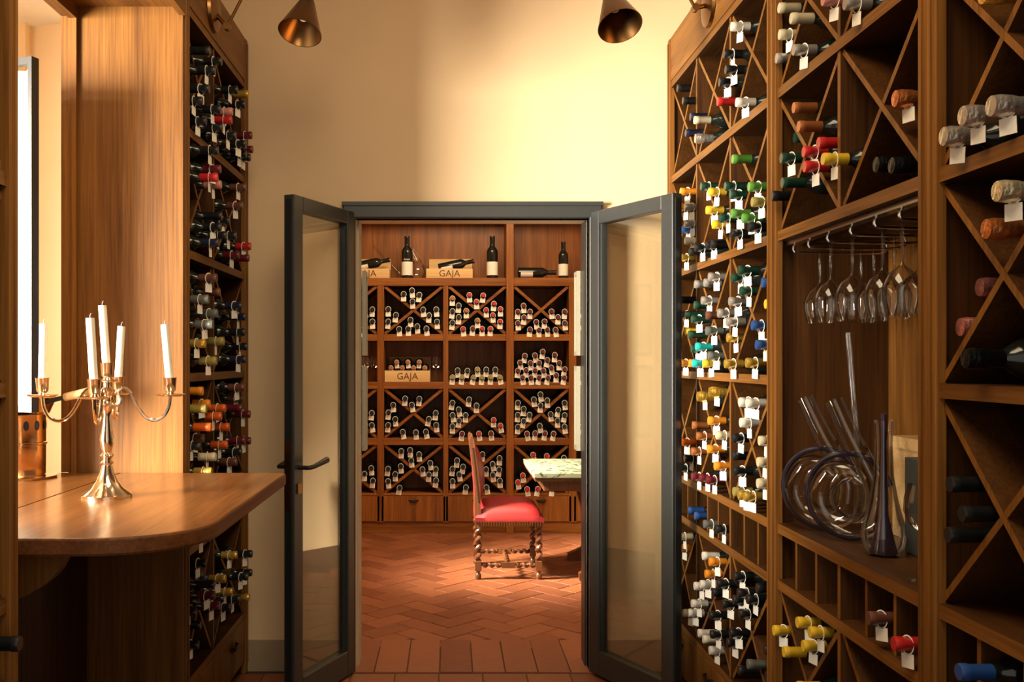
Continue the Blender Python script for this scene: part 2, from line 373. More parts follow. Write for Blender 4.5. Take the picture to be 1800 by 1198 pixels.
# counter
def rounded(x0, x1, y0, y1, r0, r1):
    P = [(x0, y0)]
    for k in range(13): a = -PI/2+PI/2*k/12; P.append((x1-r0+r0*math.cos(a), y0+r0+r0*math.sin(a)))
    for k in range(7): a = PI/2*k/6; P.append((x1-r1+r1*math.cos(a), y1-r1+r1*math.sin(a)))
    return P+[(x0, y1)]
ct = thing('bar_counter', 'polished oak bar counter with rounded corner carrying the candelabra', 'counter', (-.85, 2.74, .98))
v, f = prism(rounded(-1.137, -.56, 2.11, 3.34, .24, .03), 'z', .98, 1.02); o = obj('counter_top', v, f, WC, ct, True)
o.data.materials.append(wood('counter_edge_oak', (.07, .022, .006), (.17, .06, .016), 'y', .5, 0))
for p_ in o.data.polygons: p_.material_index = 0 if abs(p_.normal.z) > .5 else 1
b = o.modifiers.new('b', 'BEVEL'); b.width = .006; b.segments = 3; b.limit_method = 'ANGLE'; b.angle_limit = 1
box('sill_top', -1.62, -1.1395, 2.05, 3.34, .982, 1.02, WC, ct)
def bracket(y, x0, x1, h):
    P = [(x0, .98), (x1, .98)]
    for k in range(1, 11): a = PI/2*k/10; P.append((x0+(x1-x0)*math.cos(a)**.8, .98-h*math.sin(a)))
    v, f = prism(P, 'y', y, y+.035); obj('bracket', v, f, W['z'], ct)
bracket(2.2, -1.247, -.872, .15); bracket(3.22, -1.247, -1.02, .14)

# ---------------------------------------------------------------- bar things
cs = Vector((-.974, 2.75, 1.02))
ca = thing('candelabra', 'five-armed silver candelabra standing on the bar counter', 'candelabra', cs)
lathe('base', [(0, 0), (.069, 0), (.069, .008), (.062, .014), (.045, .026), (.03, .045), (.02, .07), (.014, .09), (.012, .094)], cs, SILVER, ca, 28)
lathe('stem', [(.012, .09), (.02, .098), (.011, .106), (.02, .118), (.012, .127), (.016, .14), (.02, .165), (.013, .205), (.01, .235), (.016, .25), (.022, .26), (.012, .272), (.016, .29), (.022, .3), (.01, .31), (.01, .33)], cs, SILVER, ca)
sock = [(.0, 0), (.013, .002), (.01, .01), (.016, .016), (.018, .05), (.02, .052), (.015, .05), (.014, .03), (0, .028)]
dish = [(0, -.003), (.03, -.002), (.042, .003), (.043, .005), (.03, .001), (0, 0)]
lathe('centre_socket', sock, cs+Vector((0, 0, .33)), SILVER, ca); lathe('drip_dish', [(r*.75, z) for r, z in dish], cs+Vector((0, 0, .328)), SILVER, ca)
def candle(base, h, lean, lab):
    pts = [Vector(base)+Vector((lean*k/6*h, 0, h*k/6)) for k in range(7)]
    t = thing('candle', lab, 'candle', Vector(base), 'white taper candles in the candelabra')
    tube('wax', pts, .0112, WAX, t, 14); tube('wick', [pts[-1], pts[-1]+Vector((0, 0, .008)), pts[-1]+Vector((.003, 0, .013))], .0012, BLACK, t, 6)
candle(cs+Vector((0, 0, .359)), .185, -.07, 'tallest white taper candle in the middle of the candelabra')
names = {0: 'white taper candle on the right outer arm', 90: 'white taper candle on the rear arm, right of the tallest one', 180: 'white taper candle on the left outer arm, nearest the window', 270: 'white taper candle on the front arm, left of the tallest one'}
for a in (0, 90, 180, 270):
    an = math.radians(a+9); d = Vector((math.cos(an), math.sin(an), 0))
    pr = [(.012, .265), (.03, .262), (.036, .278), (.03, .298), (.045, .31), (.065, .295), (.085, .255), (.105, .228), (.13, .217), (.155, .228), (.17, .255), (.174, .285)]
    arm = tube('arm', smooth_path([cs+d*r+Vector((0, 0, z)) for r, z in pr], 4), .0052, SILVER, ca, 8)
    e = cs+d*.174+Vector((0, 0, .287))
    lathe('drip_dish', dish, e, SILVER, arm); lathe('socket', sock, e, SILVER, arm)
    candle(e+Vector((0, 0, .029)), {0: .175, 90: .175, 180: .175, 270: .185}[a], {0: -.09, 90: .06, 180: .02, 270: -.06}[a], names[a])
# burner with pan
bc = Vector((-1.44, 3.2, 1.02))
tag(lathe('tray', [(0, 0), (.13, 0), (.135, .008), (.12, .01), (0, .008)], bc, SILVER, None, 32), 'round metal tray under the copper burner on the counter', 'tray')
bu = thing('table_burner', 'polished copper table burner with row of oval holes beside the window', 'burner', bc+Vector((0, 0, .01)))
lathe('drum', [(0, 0), (.097, 0), (.1, .004), (.1, .1), (.103, .102), (.103, .108), (.1, .11), (.1, .195), (.102, .2), (.09, .2)], bc+Vector((0, 0, .01)), COPPER, bu, 36)
for k in range(16):
    a = 2*PI*k/16; p = bc+Vector((.1005*math.cos(a), .1005*math.sin(a), .175)); d = Vector((math.cos(a), math.sin(a), 0)); s_ = Vector((-d.y, d.x, 0))
    obj('vent_hole', [p+d*.0006+s_*.009*math.cos(q*PI/5)+Vector((0, 0, .016*math.sin(q*PI/5))) for q in range(10)], [tuple(range(10))], BLACK, bu)
pa = thing('frying_pan', 'copper flambé pan with pale wooden handle on the burner', 'pan', bc+Vector((0, 0, .212)))
lathe('pan_bowl', [(0, 0), (.1, 0), (.12, .05), (.123, .052), (.117, .05), (.098, .004), (0, .004)], bc+Vector((0, .03, .212)), COPPER, pa, 32)
tube('handle_shank', [bc+Vector((.1, .0, .25)), bc+Vector((.19, -.03, .27))], .008, BLACK, pa); tube('handle', [bc+Vector((.18, -.028, .268)), bc+Vector((.26, -.05, .283))], [.013, .016], PINE, pa, 12)
# casement leaf with curtain
CURT = bpy.data.materials.new('sheer_curtain'); CURT.use_nodes = True; nt = CURT.node_tree; b_ = nt.nodes['Principled BSDF']; b_.inputs['Base Color'].default_value = (.93, .92, .88, 1); b_.inputs['Roughness'].default_value = .9
wn = st(link('window_1', None, None, (-1.5, 3.1, 1.245)))
A, Bp = Vector((-1.302, 3.04)), Vector((-1.74, 3.19)); u = (Bp-A).normalized(); nn = Vector((-u.y, u.x))
def wbox(name, a, b, z0, z1, t, m, off=0):
    P = [A+u*a+nn*(off-t), A+u*b+nn*(off-t), A+u*b+nn*(off+t), A+u*a+nn*(off+t)]; v, f = prism([tuple(p) for p in P], 'z', z0, z1); return obj(name, v, f, m, wn)
for a, b in ((0, .016), (.44, .456)): wbox('sash_stile', a, b, 1.245, 2.36, .016, BLACK)
for z in (1.245, 2.34): wbox('sash_rail', .016, .44, z, z+.02, .014, BLACK)
wbox('pane', .016, .44, 1.265, 2.34, .002, GP, 0)
m_ = MB(); n = 60
for k in range(n+1):
    q = A+u*(.02+.42*k/n)+nn*(.022+.006*math.sin(k*1.3))*-1
    m_.v += [(q.x, q.y, 1.262), (q.x, q.y, 2.33)]
m_.f = [(2*k, 2*k+2, 2*k+3, 2*k+1) for k in range(n)]
m_.build('curtain', CURT, wn, True)

# wall lamps
def wall_lamp(s, plate, joint, elbow, apex, opening, lab):
    t = thing('wall_lamp', lab, 'lamp', plate, 'brass swing-arm lamps on the rack friezes'); P = Vector(plate)
    v, f = lathe_data([(0, 0), (.085, 0), (.082, .012), (.05, .02), (0, .022)], 28)
    Rm = Matrix.Rotation(-s*PI/2, 3, 'Y'); obj('backplate', [Rm @ Vector(p)+P for p in v], f, BRASS, t, True)
    tube('stub', [P, Vector(joint)], .009, BRASS, t); tube('joint', [Vector(joint)-Vector((0, .016, 0)), Vector(joint)+Vector((0, .016, 0))], .014, BRASS, t)
    tube('arm', [joint, elbow], .006, BRASS, t); tube('upper_arm', [elbow, apex], .006, BRASS, t)
    a, o_ = Vector(apex), Vector(opening); d = (o_-a); Lc = d.length; q = Vector((0, 0, 1)).rotation_difference(d.normalized()).to_matrix()
    pr = [(.016, -.04), (.02, -.035), (.02, 0), (.026, .004), (.082, Lc), (.079, Lc), (.023, .008), (0, .006)]
    v, f = lathe_data(pr, 32); obj('shade', [q @ Vector(p)+a for p in v], f, BRASS, t, True)
    v, f = lathe_data([(0, .01), (.014, .02), (.02, .05), (.022, .07), (.014, .09), (0, .096)], 14); obj('bulb', [q @ Vector(p)+a for p in v], f, LABEL, t, True)
wall_lamp(-1, (LX+.01, 3.74, 2.76), (LX+.07, 3.72, 2.69), (-.72, 3.68, 2.92), tuple(px(541, 0, 3.65)), tuple(px(527, 58, 3.6)), 'brass cone lamp on the left rack, top left of doorway')
wall_lamp(1, (RX-.01, 3.68, 2.76), (RX-.07, 3.66, 2.74), (.78, 3.62, 2.98), tuple(px(1073, -12, 3.6)), tuple(px(1090, 46, 3.52)), 'brass cone lamp on the right rack, top right of doorway')

# ---------------------------------------------------------------- bottles
COL = {'k': ('black', (.012, .013, .014)), 'r': ('red', (.5, .02, .02)), 'd': ('dark red', (.13, .012, .02)), 'g': ('green', (.1, .3, .05)), 'e': ('dark green', (.012, .05, .03)),
 'y': ('yellow', (.75, .48, .03)), 'o': ('orange', (.8, .28, .02)), 'c': ('copper', (.5, .17, .05)), 'w': ('white', (.72, .68, .6)), 's': ('silver', (.45, .42, .38)), 'm': ('cream', (.62, .54, .36)),
 'b': ('blue', (.02, .07, .25)), 't': ('teal', (.02, .45, .45)), 'l': ('gold', (.6, .38, .06)), 'v': ('olive', (.3, .25, .06)), 'n': ('brown', (.14, .05, .03)), 'p': ('pink', (.6, .25, .22)), 'a': ('orange red', (.65, .11, .01)), 'q': ('grey', (.12, .13, .11)), 'u': ('navy', (.015, .02, .05))}
CM = {k: mat('capsule_'+n.replace(' ', '_'), c, .32, .5 if k in 'lcs' else 0) for k, (n, c) in COL.items()}
CMF = {k: mat('foil_'+n.replace(' ', '_'), tuple(min(.9, x*1.5) for x in c), .3, .85, bump=1.0, bscale=70) for k, (n, c) in COL.items()}
def bottle_meshes(r, L):
    body = [(0, .012), (r*.7, 0), (r*.95, .002), (r, .008), (r, L*.62), (r*.96, L*.66), (r*.75, L*.71), (r*.5, L*.75), (.0145, L*.8), (.0135, L*.99), (0, L*.99)]
    cap = [(.0142, L*.79), (.0152, L*.795), (.0148, L*.94), (.0162, L*.945), (.0162, L*.985), (.015, L), (0, L)]
    return lathe_data(body, 14), lathe_data(cap, 14)
bd, cp = bottle_meshes(.033, .30); bdc, _ = bottle_meshes(.039, .31)
cpc = lathe_data([(.016, .215), (.0175, .22), (.0165, .262), (.0195, .275), (.0205, .295), (.018, .308), (0, .31)], 14)
BODY = mesh('bottle_body', *bd, GLASSDK, True); BODYC = mesh('sparkling_body', *bdc, GLASSDK, True)
CAPS = {}
def capmesh(col, ch):
    k = (col, ch)
    if k not in CAPS: CAPS[k] = mesh('capsule', *(cpc if ch else cp), CMF[col] if ch else CM[col], True)
    return CAPS[k]
def tag_mesh():
    v, f, n = [], [], 16; ri, ro = .0168, .0195; t = .0006
    for z in (-t, t):
        for k in range(n): a = 2*PI*k/n; v += [(ri*math.cos(a)-.002, ri*math.sin(a), z), (ro*math.cos(a)-.002, ro*math.sin(a), z)]
    for k in range(n):
        a, b = 2*k, 2*((k+1) % n); o = 2*n
        f += [(a, b, b+1, a+1), (a+o, a+1+o, b+1+o, b+o), (a+1, b+1, b+1+o, a+1+o)]
    B = len(v); v += bv(-.047, -.019, -.018, .018, -t, t); f += [tuple(i+B for i in q) for q in BF]
    return mesh('neck_tag', v, f, PAPER)
TAG = tag_mesh()
MR = Matrix.Rotation(-PI/2, 4, 'Y'); ML = Matrix.Rotation(PI/2, 4, 'Y') @ Matrix.Rotation(PI, 4, 'Z'); MBK = Matrix.Rotation(PI/2, 4, 'X') @ Matrix.Rotation(PI/2, 4, 'Z')
BOT = []          # (object, colour name, tagged, bin text, sort key, group)
def bottle(tip, M, col, tagged, tagang, bintext, key, group, ch=False, ts=1):
    L = .31 if ch else .30
    ax = (M @ Vector((0, 0, 1))); base = Vector(tip)-ax*L
    o = link('sparkling_wine_bottle' if ch else 'wine_bottle', BODYC if ch else BODY)
    o.matrix_world = Matrix.Translation(base) @ M
    link('capsule', capmesh(col, ch), o)
    if tagged:
        tg = link('neck_tag', TAG, o, (0, 0, L*.9)); tg.rotation_euler = (tagang+random.uniform(-.25, .25), 0, random.uniform(-.12, .12)); tg.scale = (ts*1.1, ts*(.84 if abs(tagang) > .3 else 1), 1)
    BOT.append((o, COL[col][0], tagged, bintext, key, group)); return o
def parse(s, ox, oy, k):
    for e in s.split():
        a = e.split(','); yield ox+float(a[0])/k, oy+float(a[1])/k, a[2][0], 't' in a[2][1:], 'c' in a[2][1:], (float(a[3]) if len(a) > 3 else None)
ROWN = ['bottom row', 'cubby row', 'fourth row', 'third row', 'second row', 'top row']
def relax(B, cells, half=.0085):
    'settle bottles (a, z, radius) inside their bins: clear of shelves, dividers, crossed boards and each other'
    cons = []; who = []
    for b in B:
        c = min(cells, key=lambda c: max(c[0]-b[0], b[0]-c[1], 0)**2+max(c[2]-b[1], b[1]-c[3], 0)**2)
        a0, a1, z0, z1, x = c; H_ = [(1, 0, a0+b[2]+.001), (-1, 0, -(a1-b[2]-.001)), (0, 1, z0+b[2]+.001), (0, -1, -(z1-b[2]-.001))]; wd = 0
        if x:
            m = half+b[2]
            for k, (p, q) in enumerate((((a0, z0), (a1, z1)), ((a1, z0), (a0, z1)))):
                dx, dz = q[0]-p[0], q[1]-p[1]; L = math.hypot(dx, dz); n = (-dz/L, dx/L); d = n[0]*(b[0]-p[0])+n[1]*(b[1]-p[1]); sg = 1 if d > 0 else -1
                wd += (2**k)*(sg > 0); H_.append((n[0]*sg, n[1]*sg, (n[0]*p[0]+n[1]*p[1])*sg+m))
        cons.append(H_); who.append((c, wd))
    grp = {}
    for i, w_ in enumerate(who): grp.setdefault(w_, []).append(i)
    for ids in grp.values():
        for it in range(600):
            mv = 0
            for ii, i in enumerate(ids):
                for j in ids[ii+1:]:
                    dx, dz = B[j][0]-B[i][0], B[j][1]-B[i][1]; d = math.hypot(dx, dz) or 1e-6; e = B[i][2]+B[j][2]+.0012-d
                    if e > 0:
                        mv += e; k = e/2/d; B[i][0] -= dx*k; B[i][1] -= dz*k; B[j][0] += dx*k; B[j][1] += dz*k
            for i in ids:
                for nx, nz, o_ in cons[i]:
                    e = o_-(nx*B[i][0]+nz*B[i][1])
                    if e > 0: mv += e; B[i][0] += nx*e; B[i][1] += nz*e
            if mv < 1e-5: break
def rack_cells(yss, niche=False):
    out = []
    for a, b, x in ((0, 1, 1), (1, 2, 0), (2, 3, 1), (3, 4, 1), (4, 5, 1), (5, 6, 1)):
        if niche and a in (2, 3): continue
        for ya, yb in zip(yss[:-1], yss[1:]):
            y0, y1 = ya+(.02 if ya == yss[0] else .009), yb-(.02 if yb == yss[-1] else .009)
            z0, z1 = LV[a], LV[b]-.03
            if x: out.append((y0, y1, z0, z1, 1))
            else:
                for k in range(3): out.append((y0+(y1-y0)*k/3+.007*(k > 0), y0+(y1-y0)*(k+1)/3-.007*(k < 2), z0, z1, 0))
    return out
PEND = []
def row_of(z):
    for i in range(6):
        if z < LV[i+1]: return ROWN[i]
    return ROWN[5]
def right(s, ox, oy, k, p=.045):
    for x, y, c, t, ch, pp in parse(s, ox, oy, k):
        q = p if pp is None else pp; X = RX-q; D = F*X/(x-VX); z = H-(y-VY)/F*D
        if x < 1352 and D < 3.06: D = 3.06; X = (x-VX)/F*D; z = H-(y-VY)/F*D
        elif 1352 <= x < 1372 and D < 2.97: D = 2.9; X = (x-VX)/F*D; z = H-(y-VY)/F*D
        PEND.append([D, z, .0393 if ch else .0332, x, c, t, ch])
def settle_right():
    relax(PEND, rack_cells([2.975, 3.448, 3.917, 4.375])+rack_cells([2.008, 2.485, 2.967], True)+rack_cells([1.05, 1.525, 2.0]))
    for D, z, _, x, c, t, ch in PEND:
        X = min(1.1, max(.9, (x-VX)/F*D))
        if D > 2.97: u_, cn = 'right rack beside the door', ('near' if D < 3.448 else 'middle' if D < 3.917 else 'far')
        elif D > 2.0: u_, cn = 'right rack with hanging glasses', ('near' if D < 2.485 else 'far')
        else: u_, cn = 'rack at the right photo edge', 'far'
        bottle((X, D, z), MR, c, t, .4, '%s, %s column, %s' % (row_of(z), cn, u_), -z, 'bottles in the right racks', ch)
right('395,170,wt 350,335,kt 360,410,kt 322,548,kt 312,620,r 425,632,wt 70,550,k 103,605,k 148,706,u 172,770,m 120,912,u 175,812,sc 402,997,g', 1170, 0, 3.42)
right('312,165,et 565,185,et 815,190,gt 395,275,yt 620,320,et 850,325,vt 635,420,gt 370,450,yt 750,500,gt 510,505,et 435,575,yt 140,420,st 145,530,st 105,610,bt 145,690,wt 95,215,ot 80,375,ot 630,665,kt 815,595,kt 365,785,kt 420,690,k 250,828,kt 85,925,lt 190,850,k', 1180, 300, 5.99)
right('225,215,s 315,190,s 358,245,st 290,385,st 220,425,e 135,575,e 195,550,et 335,565,n 555,290,st 578,155,et 642,150,et 660,300,et 447,495,st 530,645,st 165,695,e 332,690,qt 135,690,y 190,825,et 355,820,qt 535,755,lt 235,890,tt 205,975,tt 305,975,yt 72,970,ot 172,970,o 512,965,lt 715,965,lt 870,225,b 900,450,y 772,615,bt 812,775,bt 75,340,k 80,460,kt', 1180, 460, 5.445)
right('225,182,ltc 330,178,ltc 325,358,ot 187,455,c 78,582,at 225,597,ct 318,650,ot 180,703,ct 380,793,ot 395,528,mt 597,268,wt 660,295,wt 605,430,wt 537,545,kt 537,695,k 545,825,kt 770,620,mt 757,752,mt 755,930,mt 545,1020,vt 590,1045,lt 640,1058,lt 65,805,kt 115,810,kt 180,880,dt 250,895,dt 310,915,dt', 1180, 660, 4.99)
right('110,62,b 155,107,b 215,158,qt 295,195,kt 42,245,mt 42,355,ot 207,393,w 252,438,ot 225,512,ot 152,560,wt 193,610,wt 135,678,wt 112,740,wt 80,765,mt 305,525,kt 415,550,kt 275,605,k 500,608,kt 338,683,kt 425,668,k 440,705,kt 255,757,kt 410,768,kt 450,808,kt 178,875,w 210,915,w 252,958,wt 260,888,kt 388,893,kt 368,960,kt 565,560,k 445,1120,k 505,1175,q 615,985,kt 625,1150,kt', 1180, 880, 3.765)
right('55,40,m 115,78,m 57,212,mt 127,250,st 42,310,s 275,25,pt 385,18,st 128,540,c 152,612,c 133,690,e,-.04 252,718,r 178,755,rt 275,810,yt 182,860,rt 65,805,et 70,880,e 18,982,k 632,527,ctc 537,868,kc 615,835,kc', 1350, 0, 2.853)
right('75,857,yt 230,850,yt 312,930,yt 140,1030,y 268,1020,yt 232,1180,y 700,785,nt 868,945,rt', 1340, 880, 3.767)
right('265,640,l,-.08 193,795,stc 308,725,stc 478,640,stc 430,0,lc', 1600, 0, 3.425)
right('450,130,mtc 393,320,cc 360,640,pc,-.08 257,810,pc,-.05 285,990,kc', 1600, 300, 3.0)
right('150,475,k 197,597,k 143,685,k 185,1143,b', 1600, 650, 2.185)
settle_right(); PEND.clear()
def left(s, ox, oy, k):
    for x, y, c, t, ch, pp in parse(s, ox, oy, k):
        p = .088; D = F*(-LX-p)/(VX-x)
        if D < 3.43: D = 3.43+.02*random.random()
        if D > 4.32: D = 4.32
        PEND.append([D, H-(y-VY)/F*D, .0332, x, c, t])
def settle_left():
    relax(PEND, rack_cells([3.362, 3.80, 4.375]))
    for D, z, _, x, c, t in PEND:
        X = min(LX+.13, max(LX+.02, (x-VX)/F*D))
        cn = 'near' if D < 3.8 else 'far'
        bottle((X, D, z), ML, c, t, -.2, '%s, %s column, left rack behind counter' % (row_of(z), cn), -z, 'bottles in the left rack')
left('330,218,k 430,295,kt 375,377,kt 325,547,kt 268,632,kt 420,690,kt 300,825,kt 435,830,kt 400,935,kt 565,507,kt 655,568,l 628,640,kt 520,700,pt 685,908,dt 632,972,kt 692,1033,dt 550,1048,kt 638,1092,kt 672,1132,kt 515,870,rt', 300, 50, 4.79)
left('395,100,rt 420,150,dt 425,230,pt 632,272,nt 607,390,nt 430,425,k 425,515,kt 497,562,kt 468,640,kt 552,668,kt 405,765,ut 675,738,rt 578,830,dt 660,862,d 390,1050,nt', 300, 280, 4.79)
left('235,90,qt 305,85,n 290,178,qt 262,270,qt 440,130,ut 465,210,ut 460,285,kt 475,362,kt 215,355,lt 330,350,vt 285,458,vt 465,463,ut 200,652,o 243,690,ot 222,782,v 455,607,nt 450,685,nt 440,757,d 493,825,dt 495,903,dt 460,968,dt 340,828,at 315,858,at 363,930,at 252,945,a 352,1015,at 255,1015,lt 205,965,nt 185,1068,kt 440,1080,kt 410,1090,nt 280,1132,mt', 300, 500, 3.524)
left('258,335,kt 235,465,kt 290,485,k 365,517,lt 293,603,dt 325,660,dt 410,625,lt 520,630,l 440,303,lt 540,350,kt 512,440,kt 538,500,kt 170,640,kt 460,650,kt 400,680,kt 200,825,k 185,900,kt', 300, 880, 3.767)
settle_left()
o = bottle((-.87, 1.96, .835), ML, 'k', False, 0, 'poking out of the rack at the left photo edge', 0, 'bottles in the left rack')

# ---------------------------------------------------------------- back room shelf
YS = 7.86; SB = F/YS
def bx_(x): return (x-VX)/SB
def bz_(y): return H-(y-VY)/SB
t = thing('wine_shelf', 'wide oak wine shelf with crossed bins across the back room', 'shelf', (.1, YS+.18, 0))
posts = [(-1.69, -1.63), (-1.15, -1.09), (-.587, -.532), (-.051, -.009), (.462, .522), (.971, 1.031), (1.49, 1.55)]
box('back_panel', -1.69, 1.55, YS+.35, YS+.37, 0, 2.62, WR['z'], t)
for i, (a, b) in enumerate(posts):
    full = i == 4
    box('post', a, b, YS-(.015 if full else .004), YS+.35, .09 if not full else 0, 2.6 if full or i in (0, 6) else 2.01, WR['z'], t, .003)
Lb = [(.326, .356), (.717, .775), (1.174, 1.23), (1.564, 1.618), (2.01, 2.076)]
for z0, z1 in Lb:
    box('shelf', -1.63, .462, YS-.002, YS+.35, z0-(.02 if z0 < .4 else 0), z1-(.03 if z0 < .4 else 0), WR['x'], t, .003)
    box('shelf', .522, 1.49, YS-.002, YS+.35, z0-(.02 if z0 < .4 else 0), z1-(.03 if z0 < .4 else 0), WR['x'], t, .003)
box('top_board', -1.69, 1.55, YS, YS+.35, 2.6, 2.64, WR['x'], t); box('plinth', -1.69, 1.55, YS+.01, YS+.03, 0, .094, WR['x'], t)
edges = [(posts[i][1], posts[i+1][0]) for i in range(6)]
for a, b in edges:
    d = box('drawer_front', a-.02, b+.02, YS-.004, YS+.018, .097, .303, WR['z'], t, .002)
    v, f = [], []
    for i in range(11):
        q = PI*i/10
        for k, rr in enumerate((.042, .028)): v.append(((a+b)/2+rr*math.cos(q), YS-(.006 if k == 0 else .024), .275-rr*.7*math.sin(q)))
    f = [(2*i, 2*i+1, 2*i+3, 2*i+2) for i in range(10)]+[tuple(2*i+1 for i in range(11))]
    obj('cup_handle', v, f, BLACK, d)
    for z0, z1 in ((.326, .717), (.775, 1.174), (1.618, 2.01)):
        for xa, xb, e_ in ((a, b, 0), (b, a, .0012)):
            dd = Vector((xb-xa, z1-z0)); n_ = Vector((-dd.y, dd.x)).normalized()*.0115; k_ = dd.normalized()*.008; Aa, Bb = Vector((xa, z0)), Vector((xb, z1))
            v, f = prism([Aa+n_+k_, Bb+n_-k_, Bb-n_-k_, Aa-n_+k_], 'y', YS+.012+e_, YS+.34); o = obj('diagonal_board', v, f, WR['x'], t); bm_fix(o); two_tone_y(o)
STUFF = []
COLN = ['', 'leftmost visible column', 'left column', 'column left of tall post', 'column right of tall post', 'rightmost column']
BP = []
def back(s, ox, oy, k, row):
    for x, y, c, tg, ch, pp in parse(s, ox, oy, k):
        p = px(x, y, YS-.035); BP.append([p.x, p.z, .0332, c, row])
def settle_back():
    relax(BP, [(a, b, z0, z1, x) for a, b in edges for z0, z1, x in ((.328, .717, 1), (.777, 1.172, 1), (1.232, 1.562, 0), (1.62, 2.008, 1))], .0122)
    for X, z, _, c, row in BP:
        p = Vector((X, YS-.035, z))
        ci = 1
        for i in range(1, 6):
            if p.x > posts[i][0]: ci = i
        if row != 'upper crossed row': STUFF.append((p, c)); continue
        bottle(p, MBK, c, True, 0, '%s, %s, back room shelf' % (row, COLN[ci]), p.x, 'tagged bottles on the back room shelf', ts=1.17)
back('132,630,k 85,675,k 132,712,k 37,765,r 78,765,k 345,525,k 402,493,k 452,530,k 405,575,k 240,628,k 292,668,k 470,622,k 567,630,k 518,670,k 240,712,k 387,695,k 572,713,k 312,760,k 377,760,k 438,745,k 500,760,k 678,555,c 720,603,k 793,532,r 887,535,r 842,578,r 955,585,r 678,642,k 772,640,c 902,628,r 1005,628,r 720,682,k 953,670,r 678,718,k 848,707,c 1003,713,r 747,760,r 817,760,d 880,762,r 937,762,r 1162,605,d 1115,648,d 1207,645,d 1160,685,d 1113,722,d 1352,645,d 1443,645,d 1395,685,d 1240,712,d 1303,712,d 1443,722,d 1207,767,d 1262,767,d 1325,767,d 1383,770,d 1547,640,k 1545,720,k', 620, 380, 3.864, 'upper crossed row')
back('712,1045,k 780,1047,k 848,1040,v 908,1040,k 970,1040,k 675,1093,v 743,1093,v 822,1095,v 878,1095,v 938,1093,v 1000,1093,v 1170,948,d 1240,943,d 1293,918,d 1375,940,d 1138,998,d 1210,995,d 1268,993,d 1325,975,d 1405,995,d 1175,1045,d 1350,1027,d 1108,1050,d 1240,1050,d 1298,1048,d 1443,1043,d 1385,1078,d 1152,1098,d 1210,1098,d 1268,1098,d 1328,1098,d 1440,1100,d 1550,1098,d', 620, 380, 3.864, 'open row')
back('132,262,k 82,300,k 132,348,k 367,160,k 467,162,k 412,207,k 283,205,k 250,258,k 297,305,k 247,347,k 582,262,k 532,307,k 582,350,k 350,395,k 443,398,k 513,393,k 697,190,k 815,170,k 868,212,k 743,238,k 697,277,k 793,277,k 745,313,k 697,355,k 985,318,r 1033,357,r 763,403,d 887,410,r 972,405,d 1315,135,k 1268,175,k 1366,175,k 1147,193,k 1315,215,k 1197,232,k 1490,190,k 1447,240,k 1243,275,k 1388,275,k 1147,275,k 1490,277,k 1197,318,k 1437,318,k 1147,357,k 1315,352,k 1488,358,k 1215,405,d 1280,405,d 1352,405,d 1413,408,d 1595,360,k', 620, 660, 3.993, 'middle crossed row')
back('128,650,k 80,690,k 140,738,k 340,530,k 402,522,k 465,553,k 408,597,k 535,603,k 337,635,k 245,655,k 478,645,k 580,655,k 297,692,k 527,692,k 245,742,k 580,742,k 733,595,k 695,655,k 775,640,k 748,693,k 695,742,k 912,553,k 1028,575,k 978,615,k 935,660,k 1028,660,k 978,705,k 1028,745,k 1265,560,r 1365,565,r 1485,578,k 1195,703,r 1148,750,r 1225,797,r 1302,797,r 1402,797,r 325,785,k 795,785,k 940,785,k', 620, 660, 3.993, 'bottom crossed row')
settle_back()
def stuff_bottles():
    v, f, mi, mats = [], [], [], [GLASSDK, PAPER]
    def put(me, T, k):
        n = len(v); v.extend(T @ q.co for q in me.vertices)
        for q in me.polygons: f.append(tuple(i+n for i in q.vertices)); mi.append(k)
    for p, c in STUFF:
        T = Matrix.Translation(p+Vector((0, .30, 0))) @ MBK; cm = CM[c]
        if cm not in mats: mats.append(cm)
        put(BODY, T, 0); put(capmesh(c, False), T, mats.index(cm)); put(TAG, T @ Matrix.Translation((0, 0, .27)) @ Matrix.Rotation(random.uniform(-.2, .2), 4, 'Z') @ Matrix.Diagonal((1.28, 1.15, 1, 1)), 1)
    o = obj('wine_bottles', v, f, mats); o.data.polygons.foreach_set('material_index', mi)
    o['kind'] = 'stuff'; tag(o, 'many white-tagged bottles in the lower three rows of the back room shelf', 'bottles')
stuff_bottles()
# crates, standing and lying bottles
def crate(x0, x1, y0, ztop_front, zlid, zb, lab, letters=True, D=YS+.04, dp=.2):
    a, b = bx_(x0), bx_(x1); t = thing('wooden_crate', lab, 'crate', ((a+b)/2, D+.09, zb), 'pale wooden wine crates')
    fp = box('front_board', a, b, D, D+.012, zb, ztop_front, PINE, t); box('back_board', a+.02, b+.0, D+dp-.01, D+dp, zb, zlid, PINE, t)
    for q in (a, b-.012): box('side_board', q, q+.012, D+.012, D+dp-.01, zb, ztop_front, PINE, t)
    box('bottom_board', a+.012, b-.012, D+.012, D+dp-.01, zb, zb+.012, PINE, t)
    text('crate_lettering', 'GAJA', .075, ((a+b)/2, D-.0012, (zb+ztop_front)/2-.025), (PI/2, 0, 0), INK, fp)
    return t
crate(749, 831, 0, bz_(471), bz_(450), 2.0775, 'pale wooden crate holding a lying bottle on the top shelf centre')
crate(600, 684, 0, bz_(471), bz_(450), 2.0775, 'pale wooden crate partly hidden by the left door jamb')
crate(676, 756, 0, bz_(651), bz_(627), 1.2315, 'pale wooden crate filled with tagged bottles in the open row', D=YS+.002, dp=.346)
